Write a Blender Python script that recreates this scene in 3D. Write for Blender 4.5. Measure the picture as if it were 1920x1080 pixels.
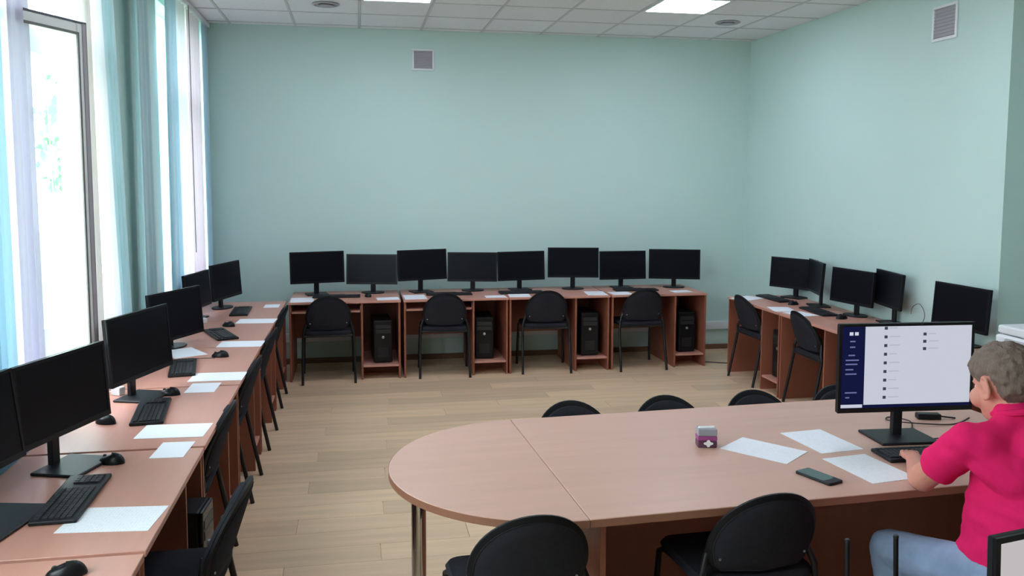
import bpy, bmesh, math, random
from mathutils import Vector, Matrix, noise

random.seed(7)
for o in list(bpy.data.objects):
    bpy.data.objects.remove(o, do_unlink=True)
SC = bpy.context.scene
COL = SC.collection
R = math.radians
PI = math.pi

# ------------------------------------------------------------------ camera
cam_data = bpy.data.cameras.new('camera')
cam = bpy.data.objects.new('camera', cam_data)
COL.objects.link(cam)
CAM_F, CAM_PITCH, CAM_YAW, CAM_ROLL, CAM_CY = 1579.64, 5.0005, -10.4652, 0.1659, 471.84
cam_data.sensor_width = 36.0
cam_data.lens = CAM_F / 1920.0 * 36.0
cam_data.shift_y = -(540.0 - CAM_CY) / 1920.0
cam_data.clip_start = 0.05
cam_data.clip_end = 200
_p, _y, _r = R(CAM_PITCH), R(CAM_YAW), R(CAM_ROLL)
_fw = Vector((-math.sin(_y) * math.cos(_p), math.cos(_y) * math.cos(_p), -math.sin(_p)))
_rt = Vector((math.cos(_y), math.sin(_y), 0))
_up = _rt.cross(_fw)
_r2 = math.cos(_r) * _rt + math.sin(_r) * _up
_u2 = -math.sin(_r) * _rt + math.cos(_r) * _up
_m = Matrix((_r2, _u2, -_fw)).transposed().to_4x4()
_m.translation = Vector((0, 0, 1.902))
cam.matrix_world = _m
SC.camera = cam

# ------------------------------------------------------------------ world, exposure
world = bpy.data.worlds.new('sky')
SC.world = world
world.use_nodes = True
_bg = world.node_tree.nodes['Background']
_bg.inputs['Color'].default_value = (0.88, 0.94, 1.0, 1)
_bg.inputs['Strength'].default_value = 10.0
PANEL_LIGHT = 16.0
SC.view_settings.view_transform = 'Standard'
SC.view_settings.look = 'None'
SC.view_settings.gamma = 1.0
SC.view_settings.use_curve_mapping = False
SC.view_settings.exposure = 0.32
SC.cycles.use_denoising = True
SC.cycles.max_bounces = 10
SC.cycles.diffuse_bounces = 6
SC.cycles.transparent_max_bounces = 16

# ------------------------------------------------------------------ materials
def srgb(r, g, b):
    def f(c):
        c /= 255.0
        return c / 12.92 if c <= 0.04045 else ((c + 0.055) / 1.055) ** 2.4
    return (f(r), f(g), f(b), 1)

MATS = {}
def mat(name, col, rough=0.5, metal=0.0, spec=0.5, var=0.0, scale=(8, 8, 8), bump=0.0, bscale=200, rand=0.0, coat=0.0, coords='Object'):
    """procedural principled material: noise varies the colour, fine noise gives relief"""
    m = bpy.data.materials.new(name)
    m.use_nodes = True
    nt = m.node_tree
    b = nt.nodes['Principled BSDF']
    b.inputs['Roughness'].default_value = rough
    b.inputs['Metallic'].default_value = metal
    b.inputs['Specular IOR Level'].default_value = spec
    b.inputs['Coat Weight'].default_value = coat
    b.inputs['Base Color'].default_value = col
    tc = nt.nodes.new('ShaderNodeTexCoord')
    mp = nt.nodes.new('ShaderNodeMapping')
    mp.inputs['Scale'].default_value = scale
    nt.links.new(tc.outputs[coords], mp.inputs['Vector'])
    src = None
    if var > 0:
        n = nt.nodes.new('ShaderNodeTexNoise')
        n.inputs['Scale'].default_value = 1.0
        n.inputs['Detail'].default_value = 5
        nt.links.new(mp.outputs['Vector'], n.inputs['Vector'])
        mx = nt.nodes.new('ShaderNodeMix')
        mx.data_type = 'RGBA'
        mx.inputs[6].default_value = tuple(c * (1 - var) for c in col[:3]) + (1,)
        mx.inputs[7].default_value = tuple(min(1, c * (1 + var)) for c in col[:3]) + (1,)
        nt.links.new(n.outputs['Fac'], mx.inputs[0])
        src = mx.outputs[2]
    if rand > 0:
        oi = nt.nodes.new('ShaderNodeObjectInfo')
        mr = nt.nodes.new('ShaderNodeMapRange')
        mr.inputs['To Min'].default_value = 1 - rand
        mr.inputs['To Max'].default_value = 1 + rand
        nt.links.new(oi.outputs['Random'], mr.inputs['Value'])
        hs = nt.nodes.new('ShaderNodeHueSaturation')
        nt.links.new(mr.outputs['Result'], hs.inputs['Value'])
        if src:
            nt.links.new(src, hs.inputs['Color'])
        else:
            hs.inputs['Color'].default_value = col
        src = hs.outputs['Color']
    if src:
        nt.links.new(src, b.inputs['Base Color'])
    if bump > 0:
        n2 = nt.nodes.new('ShaderNodeTexNoise')
        n2.inputs['Scale'].default_value = bscale
        nt.links.new(tc.outputs['Object'], n2.inputs['Vector'])
        bp = nt.nodes.new('ShaderNodeBump')
        bp.inputs['Strength'].default_value = bump
        bp.inputs['Distance'].default_value = 0.002
        nt.links.new(n2.outputs['Fac'], bp.inputs['Height'])
        nt.links.new(bp.outputs['Normal'], b.inputs['Normal'])
    MATS[name] = m
    return m

def emit(name, col, strength):
    m = bpy.data.materials.new(name)
    m.use_nodes = True
    nt = m.node_tree
    nt.nodes.remove(nt.nodes['Principled BSDF'])
    e = nt.nodes.new('ShaderNodeEmission')
    e.inputs['Color'].default_value = col
    e.inputs['Strength'].default_value = strength
    nt.links.new(e.outputs[0], nt.nodes['Material Output'].inputs['Surface'])
    MATS[name] = m
    return m

def fabric_sheer(name, col, opacity=0.9, through=0.15):
    m = bpy.data.materials.new(name)
    m.use_nodes = True
    nt = m.node_tree
    nt.nodes.remove(nt.nodes['Principled BSDF'])
    tc = nt.nodes.new('ShaderNodeTexCoord')
    mp = nt.nodes.new('ShaderNodeMapping')
    mp.inputs['Scale'].default_value = (60, 60, 2)
    n = nt.nodes.new('ShaderNodeTexNoise')
    n.inputs['Scale'].default_value = 1.0
    nt.links.new(tc.outputs['Object'], mp.inputs['Vector'])
    nt.links.new(mp.outputs['Vector'], n.inputs['Vector'])
    mx = nt.nodes.new('ShaderNodeMix')
    mx.data_type = 'RGBA'
    mx.inputs[6].default_value = tuple(c * 0.88 for c in col[:3]) + (1,)
    mx.inputs[7].default_value = col
    nt.links.new(n.outputs['Fac'], mx.inputs[0])
    d = nt.nodes.new('ShaderNodeBsdfDiffuse')
    t = nt.nodes.new('ShaderNodeBsdfTranslucent')
    tr = nt.nodes.new('ShaderNodeBsdfTransparent')
    nt.links.new(mx.outputs[2], d.inputs['Color'])
    nt.links.new(mx.outputs[2], t.inputs['Color'])
    m1 = nt.nodes.new('ShaderNodeMixShader')
    m1.inputs[0].default_value = through
    nt.links.new(d.outputs[0], m1.inputs[1])
    nt.links.new(t.outputs[0], m1.inputs[2])
    m2 = nt.nodes.new('ShaderNodeMixShader')
    m2.inputs[0].default_value = opacity
    nt.links.new(tr.outputs[0], m2.inputs[1])
    nt.links.new(m1.outputs[0], m2.inputs[2])
    nt.links.new(m2.outputs[0], nt.nodes['Material Output'].inputs['Surface'])
    MATS[name] = m
    return m

def glass_mat():
    m = bpy.data.materials.new('window_glass')
    m.use_nodes = True
    nt = m.node_tree
    nt.nodes.remove(nt.nodes['Principled BSDF'])
    tr = nt.nodes.new('ShaderNodeBsdfTransparent')
    tr.inputs['Color'].default_value = (0.93, 0.97, 0.96, 1)
    gl = nt.nodes.new('ShaderNodeBsdfGlossy')
    gl.inputs['Roughness'].default_value = 0.02
    fr = nt.nodes.new('ShaderNodeFresnel')
    fr.inputs['IOR'].default_value = 1.45
    # same reflectance from both sides of the pane
    ge = nt.nodes.new('ShaderNodeNewGeometry')
    io = nt.nodes.new('ShaderNodeMapRange')
    io.inputs['To Min'].default_value = 1.45
    io.inputs['To Max'].default_value = 1 / 1.45
    nt.links.new(ge.outputs['Backfacing'], io.inputs['Value'])
    nt.links.new(io.outputs['Result'], fr.inputs['IOR'])
    ml = nt.nodes.new('ShaderNodeMath')
    ml.operation = 'MULTIPLY'
    ml.inputs[1].default_value = 0.4
    nt.links.new(fr.outputs[0], ml.inputs[0])
    mx = nt.nodes.new('ShaderNodeMixShader')
    nt.links.new(ml.outputs[0], mx.inputs[0])
    nt.links.new(tr.outputs[0], mx.inputs[1])
    nt.links.new(gl.outputs[0], mx.inputs[2])
    nt.links.new(mx.outputs[0], nt.nodes['Material Output'].inputs['Surface'])
    MATS['window_glass'] = m
    return m

def paper_mat(name, ink):
    """white sheet; ink > 0 prints faint broken lines of type on it"""
    m = bpy.data.materials.new(name)
    m.use_nodes = True
    nt = m.node_tree
    b = nt.nodes['Principled BSDF']
    b.inputs['Roughness'].default_value = 0.75
    tc = nt.nodes.new('ShaderNodeTexCoord')
    sep = nt.nodes.new('ShaderNodeSeparateXYZ')
    nt.links.new(tc.outputs['Object'], sep.inputs[0])
    w = nt.nodes.new('ShaderNodeTexWave')
    w.bands_direction = 'Y'
    w.inputs['Scale'].default_value = 28
    nt.links.new(tc.outputs['Object'], w.inputs['Vector'])
    n = nt.nodes.new('ShaderNodeTexNoise')
    n.inputs['Scale'].default_value = 1.0
    mp = nt.nodes.new('ShaderNodeMapping')
    mp.inputs['Scale'].default_value = (90, 30, 1)
    nt.links.new(tc.outputs['Object'], mp.inputs['Vector'])
    nt.links.new(mp.outputs['Vector'], n.inputs['Vector'])
    g1 = nt.nodes.new('ShaderNodeMath'); g1.operation = 'GREATER_THAN'; g1.inputs[1].default_value = 0.6
    g2 = nt.nodes.new('ShaderNodeMath'); g2.operation = 'GREATER_THAN'; g2.inputs[1].default_value = 0.5
    mu = nt.nodes.new('ShaderNodeMath'); mu.operation = 'MULTIPLY'
    nt.links.new(w.outputs['Fac'], g1.inputs[0])
    nt.links.new(n.outputs['Fac'], g2.inputs[0])
    nt.links.new(g1.outputs[0], mu.inputs[0])
    nt.links.new(g2.outputs[0], mu.inputs[1])
    mi = nt.nodes.new('ShaderNodeMath'); mi.operation = 'MULTIPLY'; mi.inputs[1].default_value = ink
    nt.links.new(mu.outputs[0], mi.inputs[0])
    mx = nt.nodes.new('ShaderNodeMix'); mx.data_type = 'RGBA'
    mx.inputs[6].default_value = (0.84, 0.85, 0.92, 1)
    mx.inputs[7].default_value = (0.1, 0.1, 0.13, 1)
    nt.links.new(mi.outputs[0], mx.inputs[0])
    nt.links.new(mx.outputs[2], b.inputs['Base Color'])
    MATS[name] = m

MINT = (0.545, 0.70, 0.668, 1)
mat('mint_paint', MINT, 0.55, spec=0.3, var=0.03, scale=(1.2, 1.2, 1.2), bump=0.08, bscale=140)
mat('ceiling_board', (0.82, 0.80, 0.83, 1), 0.9, spec=0.1, var=0.05, scale=(30, 30, 30), rand=0.03, bump=0.2, bscale=300)
mat('grid_metal', (0.58, 0.57, 0.58, 1), 0.5)
mat('oak_laminate', srgb(214, 182, 150), 0.38, spec=0.45, var=0.26, scale=(1.2, 16, 1), rand=0.13)
mat('oak_floor', srgb(210, 178, 150), 0.38, spec=0.45, var=0.16, scale=(1.0, 14, 1))
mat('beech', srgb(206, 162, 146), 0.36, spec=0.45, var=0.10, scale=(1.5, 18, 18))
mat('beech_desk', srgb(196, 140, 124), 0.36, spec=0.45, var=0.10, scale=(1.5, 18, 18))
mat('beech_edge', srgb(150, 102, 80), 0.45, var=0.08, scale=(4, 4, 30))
mat('beech_panel_shaded', srgb(146, 86, 66), 0.45, var=0.12, scale=(14, 14, 1.6))  # same beech, darkened: shade beneath the tops is put into the colour
mat('skirting_brown', srgb(120, 84, 62), 0.5, var=0.15, scale=(3, 20, 20))
mat('white_pvc', (0.90, 0.91, 0.92, 1), 0.35)
mat('rubber_gasket', (0.10, 0.10, 0.13, 1), 0.6)
mat('white_plastic', (0.74, 0.75, 0.78, 1), 0.4)
mat('grey_grille', (0.40, 0.37, 0.41, 1), 0.6)
mat('black_shell', (0.009, 0.009, 0.011, 1), 0.5, spec=0.2)
mat('screen_off', (0.005, 0.005, 0.008, 1), 0.3, spec=0.14)
mat('black_plastic', (0.010, 0.010, 0.013, 1), 0.45, spec=0.3)
mat('black_gloss', (0.008, 0.008, 0.010, 1), 0.3, spec=0.25)
mat('key_plastic', (0.022, 0.022, 0.026, 1), 0.5, spec=0.4)
mat('grey_plastic', (0.018, 0.019, 0.022, 1), 0.45)
mat('chair_cloth', (0.026, 0.026, 0.033, 1), 0.9, spec=0.1, var=0.25, scale=(60, 60, 60), bump=0.5, bscale=500)
mat('chair_tube', (0.010, 0.010, 0.012, 1), 0.35, spec=0.4)
mat('chrome', (0.62, 0.62, 0.64, 1), 0.12, metal=1.0)
mat('steel_bolt', (0.5, 0.5, 0.52, 1), 0.3, metal=1.0)
mat('cable_black', (0.012, 0.012, 0.013, 1), 0.5)
mat('cable_grey', (0.16, 0.15, 0.15, 1), 0.5)
mat('skin', srgb(206, 140, 124), 0.5, spec=0.3, var=0.08, scale=(20, 20, 20))
mat('pink_cotton', (0.70, 0.016, 0.12, 1), 0.85, spec=0.1, var=0.10, scale=(25, 25, 25), bump=0.25, bscale=400)
mat('blue_denim', srgb(138, 156, 186), 0.85, spec=0.1, var=0.40, scale=(9, 9, 9), bump=0.3, bscale=500)
mat('grey_hair', srgb(112, 94, 84), 0.55, spec=0.35, var=0.45, scale=(260, 260, 45), bump=0.8, bscale=420)
mat('shoe_leather', (0.03, 0.03, 0.03, 1), 0.5)
mat('eye_white', (0.75, 0.74, 0.72, 1), 0.2)
mat('eye_dark', (0.03, 0.02, 0.015, 1), 0.15)
mat('lip', srgb(168, 92, 88), 0.5)
mat('box_purple', srgb(150, 70, 130), 0.5)
mat('box_grey', srgb(150, 150, 158), 0.5)
mat('box_plum', srgb(96, 56, 78), 0.5)
mat('tissue', (0.85, 0.85, 0.86, 1), 0.8)
mat('leaf', (0.20, 0.34, 0.22, 1), 0.6, var=0.2, scale=(3, 3, 3))
mat('bark', (0.16, 0.12, 0.09, 1), 0.9, var=0.2, scale=(10, 10, 2))
mat('grass', (0.16, 0.26, 0.12, 1), 0.9, var=0.3, scale=(2, 2, 2))
mat('phone_glass', (0.035, 0.075, 0.075, 1), 0.08, spec=0.6)
mat('navy_cloth', (0.02, 0.025, 0.05, 1), 0.8)
paper_mat('paper_plain', 0.0)
paper_mat('paper_print', 0.09)
glass_mat()
fabric_sheer('sheer_blue', (0.55, 0.76, 0.88, 1), 0.985, 0.11)
fabric_sheer('sheer_sky', (0.55, 0.79, 0.93, 1), 0.97, 0.15)
fabric_sheer('sheer_lilac', (0.70, 0.68, 0.82, 1), 0.985, 0.14)
fabric_sheer('sheer_white', (0.86, 0.85, 0.92, 1), 0.94, 0.15)
fabric_sheer('sheer_teal', (0.54, 0.73, 0.78, 1), 0.99, 0.065)
fabric_sheer('sheer_cream', (0.78, 0.74, 0.72, 1), 0.985, 0.08)
fabric_sheer('sheer_pink', (0.80, 0.70, 0.78, 1), 0.98, 0.15)
emit('light_diffuser', (0.90, 0.97, 1.16, 1), PANEL_LIGHT)
emit('screen_page', (0.52, 0.55, 0.63, 1), 0.85)
emit('screen_sidebar', (0.006, 0.008, 0.040, 1), 0.9)
emit('screen_ink', (0.05, 0.05, 0.08, 1), 0.8)
emit('screen_faint', (0.40, 0.42, 0.49, 1), 0.85)
emit('screen_sidetext', (0.13, 0.14, 0.30, 1), 0.9)
emit('screen_bar', (0.50, 0.52, 0.62, 1), 0.9)
emit('screen_logo', (0.60, 0.62, 0.75, 1), 0.8)
emit('screen_grey', (0.60, 0.57, 0.58, 1), 0.7)
emit('power_red', (1.0, 0.12, 0.05, 1), 1.5)

# ------------------------------------------------------------------ mesh helpers
class MB:
    def __init__(self):
        self.v = []
        self.f = []
    def box(self, x0, x1, y0, y1, z0, z1):
        b = len(self.v)
        self.v += [(x0, y0, z0), (x1, y0, z0), (x1, y1, z0), (x0, y1, z0), (x0, y0, z1), (x1, y0, z1), (x1, y1, z1), (x0, y1, z1)]
        self.f += [tuple(b + i for i in q) for q in ((0, 3, 2, 1), (4, 5, 6, 7), (0, 1, 5, 4), (1, 2, 6, 5), (2, 3, 7, 6), (3, 0, 4, 7))]
        return self
    def tube(self, pts, r, n=8):
        pts = [Vector(p) for p in pts]
        rs = r if isinstance(r, (list, tuple)) else [r] * len(pts)
        b = len(self.v)
        t0 = (pts[1] - pts[0]).normalized()
        ref = Vector((0, 0, 1)) if abs(t0.z) < 0.9 else Vector((1, 0, 0))
        u = t0.cross(ref).normalized()
        for i, p in enumerate(pts):
            if i == 0: t = t0
            elif i == len(pts) - 1: t = (pts[i] - pts[i - 1]).normalized()
            else: t = ((pts[i] - pts[i - 1]).normalized() + (pts[i + 1] - pts[i]).normalized()).normalized()
            u = (u - t * u.dot(t)).normalized()
            w = t.cross(u)
            rr = rs[i]
            ra, rb = rr if isinstance(rr, tuple) else (rr, rr)
            for k in range(n):
                a = 2 * PI * k / n
                q = p + u * math.cos(a) * ra + w * math.sin(a) * rb
                self.v.append(tuple(q))
        m = len(pts)
        for i in range(m - 1):
            for k in range(n):
                k2 = (k + 1) % n
                self.f.append((b + i * n + k, b + i * n + k2, b + (i + 1) * n + k2, b + (i + 1) * n + k))
        self.f.append(tuple(b + k for k in range(n))[::-1])
        self.f.append(tuple(b + (m - 1) * n + k for k in range(n)))
        return self
    def lathe(self, prof, n=20, c=(0, 0, 0)):
        b = len(self.v)
        for (r, z) in prof:
            for k in range(n):
                a = 2 * PI * k / n
                self.v.append((c[0] + r * math.cos(a), c[1] + r * math.sin(a), c[2] + z))
        m = len(prof)
        for i in range(m - 1):
            for k in range(n):
                k2 = (k + 1) % n
                self.f.append((b + i * n + k, b + i * n + k2, b + (i + 1) * n + k2, b + (i + 1) * n + k))
        self.f.append(tuple(b + k for k in range(n))[::-1])
        self.f.append(tuple(b + (m - 1) * n + k for k in range(n)))
        return self
    def ball(self, c, r, n=12, m=8):
        rx, ry, rz = r if isinstance(r, (tuple, list)) else (r, r, r)
        b = len(self.v)
        self.v.append((c[0], c[1], c[2] - rz))
        for i in range(1, m):
            t = -PI / 2 + PI * i / m
            for k in range(n):
                a = 2 * PI * k / n
                self.v.append((c[0] + rx * math.cos(t) * math.cos(a), c[1] + ry * math.cos(t) * math.sin(a), c[2] + rz * math.sin(t)))
        self.v.append((c[0], c[1], c[2] + rz))
        top = len(self.v) - 1
        for k in range(n):
            k2 = (k + 1) % n
            self.f.append((b, b + 1 + k2, b + 1 + k))
            self.f.append((top, b + 1 + (m - 2) * n + k, b + 1 + (m - 2) * n + k2))
            for i in range(m - 2):
                self.f.append((b + 1 + i * n + k, b + 1 + i * n + k2, b + 1 + (i + 1) * n + k2, b + 1 + (i + 1) * n + k))
        return self
    def capsule(self, a, b_, ra, rb, n=14):
        """tapered limb with round ends"""
        a, b_ = Vector(a), Vector(b_)
        d = (b_ - a).normalized()
        pts, rs = [], []
        sc = lambda r, k: tuple(x * k for x in r) if isinstance(r, tuple) else r * k
        mn = lambda r: min(r) if isinstance(r, tuple) else r
        for t in (0.98, 0.8, 0.5, 0.2):
            pts.append(a - d * mn(ra) * t); rs.append(sc(ra, math.sqrt(1 - t * t)))
        pts.append(a); rs.append(ra)
        pts.append(b_); rs.append(rb)
        for t in (0.2, 0.5, 0.8, 0.98):
            pts.append(b_ + d * mn(rb) * t); rs.append(sc(rb, math.sqrt(1 - t * t)))
        return self.tube(pts, rs, n)
    def prism(self, outline, z0, z1):
        """outline: list of (x,y), extruded in z"""
        b = len(self.v)
        n = len(outline)
        for z in (z0, z1):
            self.v += [(x, y, z) for x, y in outline]
        self.f.append(tuple(b + i for i in range(n))[::-1])
        self.f.append(tuple(b + n + i for i in range(n)))
        for i in range(n):
            j = (i + 1) % n
            self.f.append((b + i, b + j, b + n + j, b + n + i))
        return self

def to_mesh(mb, key, bevel=0.0, smooth=False, seg=1):
    me = bpy.data.meshes.new(key)
    me.from_pydata(mb.v, [], mb.f)
    bm = bmesh.new()
    bm.from_mesh(me)
    if bevel > 0:
        ed = [e for e in bm.edges if len(e.link_faces) == 2 and e.calc_face_angle(0) > 0.5]
        bmesh.ops.bevel(bm, geom=ed, offset=bevel, segments=seg, affect='EDGES', profile=0.5)
    bmesh.ops.recalc_face_normals(bm, faces=bm.faces)
    bm.to_mesh(me)
    bm.free()
    if smooth:
        for p in me.polygons:
            p.use_smooth = True
        try:
            me.set_sharp_from_angle(angle=R(40))
        except Exception:
            pass
    return me

CACHE = {}
def part(name, key, fn, material, parent=None, bevel=0.0, smooth=False, seg=1, loc=None, rot=None):
    """one mesh object; alike pieces share mesh data through key"""
    if key is None or key not in CACHE:
        mb = MB()
        fn(mb)
        me = to_mesh(mb, name, bevel, smooth, seg)
        me.materials.append(MATS[material])
        if key is not None:
            CACHE[key] = me
    else:
        me = CACHE[key]
    o = bpy.data.objects.new(name, me)
    COL.objects.link(o)
    if parent: o.parent = parent
    if loc: o.location = loc
    if rot: o.rotation_euler = rot
    return o

def tag(o, label, cat, group=None, kind=None):
    o['label'] = label
    o['category'] = cat
    if group: o['group'] = group
    if kind: o['kind'] = kind
    return o

def thing(name, label, cat, loc=(0, 0, 0), rz=0.0, group=None):
    o = bpy.data.objects.new(name, None)
    o.empty_display_size = 0.05
    COL.objects.link(o)
    o.location = loc
    o.rotation_euler = (0, 0, rz)
    return tag(o, label, cat, group)

def struct(name, fn, material, bevel=0.0, parent=None):
    o = part(name, None, fn, material, parent, bevel)
    if parent is None:
        o['kind'] = 'structure'
    return o

def struct_empty(name):
    o = bpy.data.objects.new(name, None)
    COL.objects.link(o)
    o['kind'] = 'structure'
    return o

# ------------------------------------------------------------------ room
XL, XR, YB, YF, H = -1.50, 4.271, 8.76, -1.8, 3.3925
XREC, YREC = 4.80, 4.97          # right wall steps back nearer the camera
WT = 0.32

fl = struct('floor', lambda m: m.box(XL - WT, XREC + WT, YF - 0.3, YB + WT, -0.12, -0.008), 'oak_floor')
plank_w, plank_l = 0.194, 1.38
def plank_mesh(L):
    return lambda m: m.box(0.0012, L - 0.0012, 0.0008, plank_w - 0.0008, -0.008, 0.0)
row, y = 0, YB
while y > 0.9:
    y0 = y - plank_w
    x = XL - 0.01 - (row * 0.47) % plank_l
    while x < XR + 0.02:
        a, b = max(x, XL), min(x + plank_l, XREC if y0 < YREC - plank_w else XR)
        if b - a > 0.05:
            L = round(b - a, 3)
            part('plank', 'plank%g' % L, plank_mesh(L), 'oak_laminate', fl, loc=(a, y0, 0))
        x += plank_l
    y = y0
    row += 1
part('floor_front_boards', None, lambda m: m.box(XL, XREC, YF, y, -0.008, 0.0), 'oak_floor', fl)

struct('wall_back', lambda m: m.box(XL - WT, XREC + WT, YB, YB + WT, 0, H + 0.2), 'mint_paint')
def wall_right(m):
    m.box(XR, XREC + WT, YREC, YB, 0, H + 0.2)
    m.box(XREC, XREC + WT, YF, YREC, 0, H + 0.2)
struct('wall_right', wall_right, 'mint_paint')
struct('wall_front', lambda m: m.box(XL - WT, XREC + WT, YF - WT, YF, 0, H + 0.2), 'mint_paint')

WINDOWS = [(3.52, 5.74), (7.00, 8.46), (0.50, 2.60)]
SILL, HEAD = 0.93, 3.27
def wall_left(m):
    m.box(XL - WT, XL, YF, YB, 0, SILL)
    m.box(XL - WT, XL, YF, YB, HEAD, H + 0.2)
    ys = [YF] + [v for w in sorted(WINDOWS) for v in w] + [YB]
    for i in range(0, len(ys), 2):
        m.box(XL - WT, XL, ys[i], ys[i + 1], SILL, HEAD)
struct('wall_left', wall_left, 'mint_paint')

def window(n, y0, y1, transom, sashes):
    """sashes: (start, end, opening angle); an open sash is hinged at its start and swings into the room"""
    w = struct_empty('window_%d' % n)
    xo, xi = XL - 0.20, XL - 0.13
    def frame(m):
        m.box(xo, xi, y0, y0 + 0.06, SILL, HEAD)
        m.box(xo, xi, y1 - 0.06, y1, SILL, HEAD)
        m.box(xo, xi, y0, y1, SILL, SILL + 0.10)
        m.box(xo, xi, y0, y1, HEAD - 0.06, HEAD)
        m.box(xo, xi, y0, y1, transom, transom + 0.07)
        for s in sashes[1:]:
            m.box(xo, xi, s[0] - 0.035, s[0] + 0.035, SILL, HEAD)
    part('window_frame', None, frame, 'white_pvc', w, bevel=0.006)
    for a, b, ang in sashes:
        L = b - a - 0.09
        z0, z1 = SILL + 0.09, transom + 0.02
        t = 0.055 if ang else 0.085
        def sash(m):
            m.box(-0.04, 0.015, 0, t, z0, z1)
            m.box(-0.04, 0.015, L - t, L, z0, z1)
            m.box(-0.04, 0.015, t, L - t, z0, z0 + t)
            m.box(-0.04, 0.015, t, L - t, z1 - t, z1)
        s = part('sash', None, sash, 'white_pvc', w, bevel=0.006, loc=(xi, a + 0.045, 0), rot=(0, 0, -R(ang)))
        part('pane', None, lambda m: m.box(-0.018, -0.012, t - 0.005, L - t + 0.005, z0 + t - 0.005, z1 - t + 0.005), 'window_glass', s)
        def gask(m):
            g0, g1 = 0.011, 0.018
            m.box(g0, g1, t - 0.012, L - t + 0.012, z1 - t, z1 - t + 0.012)
            m.box(g0, g1, t - 0.012, L - t + 0.012, z0 + t - 0.012, z0 + t)
            m.box(g0, g1, t - 0.012, t, z0 + t, z1 - t)
            m.box(g0, g1, L - t, L - t + 0.012, z0 + t, z1 - t)
        part('gasket', None, gask, 'white_pvc' if not ang else 'cable_grey', s)
        if ang:
            part('edge_seal', None, lambda m: (m.box(-0.030, 0.012, L, L + 0.012, z0, z1 + 0.010), m.box(-0.030, 0.012, 0.02, L, z1, z1 + 0.010)), 'rubber_gasket', s)
            part('lock_strip', None, lambda m: m.box(0.015, 0.019, L - 0.022, L, z0, z1), 'grey_grille', s)
        part('pane', None, lambda m: m.box(xo + 0.03, xo + 0.036, a + 0.02, b - 0.02, transom + 0.05, HEAD - 0.05), 'window_glass', w)
    part('window_sill', None, lambda m: m.box(xi - 0.005, XL + 0.03, y0 + 0.001, y1 - 0.001, SILL - 0.01, SILL + 0.025), 'white_pvc', w, bevel=0.006)
window(1, WINDOWS[0][0], WINDOWS[0][1], 2.60, [(3.52, 4.50, 24), (4.50, 5.74, 0)])
window(2, WINDOWS[1][0], WINDOWS[1][1], 2.56, [(7.00, 8.46, 0)])
window(3, WINDOWS[2][0], WINDOWS[2][1], 2.60, [(0.50, 1.55, 0), (1.55, 2.60, 0)])  # unseen window beside the camera, added for its daylight

# ceiling: slab, metal grid, boards, light panels
TP = 0.62
ce = struct('ceiling', lambda m: m.box(XL - WT, XREC + WT, YF - 0.3, YB + WT, H + 0.012, H + 0.2), 'ceiling_board')
GX0, GY0 = 0.05, 7.38
LIGHT_TILES = {(0.05, 6.76), (2.53, 6.76), (0.05, 4.28), (2.53, 4.28)}
xs = [GX0 + TP * k for k in range(-3, 9)]
ysg = [GY0 + TP * k for k in range(-15, 4)]
def grid(m):
    for x in xs:
        if XL < x < XREC: m.box(x - 0.011, x + 0.011, YF, YB, H - 0.001, H + 0.010)
    for yy in ysg:
        if YF < yy < YB: m.box(XL, XREC, yy - 0.011, yy + 0.011, H - 0.001, H + 0.010)
part('ceiling_grid', None, grid, 'grid_metal', ce)
for x in xs:
    for yy in ysg:
        if yy + TP < 4.6: continue
        if any(abs(x - a) < 0.05 and abs(yy - b) < 0.05 for a, b in LIGHT_TILES): continue
        a, b, c, d = max(x + 0.012, XL + 0.001), min(x + TP - 0.012, XR - 0.001), yy + 0.012, min(yy + TP - 0.012, YB - 0.001)
        if b - a < 0.04 or d - c < 0.04: continue
        key = 'tile%.3f_%.3f' % (b - a, d - c)
        W_, D_ = b - a, d - c
        part('ceiling_tile', key, lambda m: m.box(0, W_, 0, D_, 0.003, 0.011), 'ceiling_board', ce, bevel=0.002, loc=(a, c, H))
lamp_names = {(2.53, 6.76): 'lit square ceiling light panel near the far right corner',
              (0.05, 6.76): 'lit square ceiling light panel above the back desks, cut by the top edge'}
rest = ['lit square ceiling light panel over the left half of the room', 'lit square ceiling light panel over the oval table',
        'lit square ceiling light panel near the left windows, further forward', 'lit square ceiling light panel over the near table end',
        'lit square ceiling light panel by the front wall, left', 'lit square ceiling light panel by the front wall, right']
for i, (x, yy) in enumerate(sorted(LIGHT_TILES, key=lambda t: (-t[1], t[0]))):
    lab = lamp_names.get((x, yy)) or rest[i - 2]
    t = thing('ceiling_light', lab, 'ceiling light', (x + TP / 2, yy + TP / 2, H), 0, 'square ceiling light panels')
    q = TP / 2 - 0.014
    def fr(m):
        m.box(-q, q, -q, -q + 0.02, -0.006, 0.010); m.box(-q, q, q - 0.02, q, -0.006, 0.010)
        m.box(-q, -q + 0.02, -q + 0.02, q - 0.02, -0.006, 0.010); m.box(q - 0.02, q, -q + 0.02, q - 0.02, -0.006, 0.010)
    part('frame', 'lightframe', fr, 'white_plastic', t)
    part('diffuser', 'lightdiff', lambda m: m.box(-q + 0.02, q - 0.02, -q + 0.02, q - 0.02, -0.003, 0.006), 'light_diffuser', t)

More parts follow.
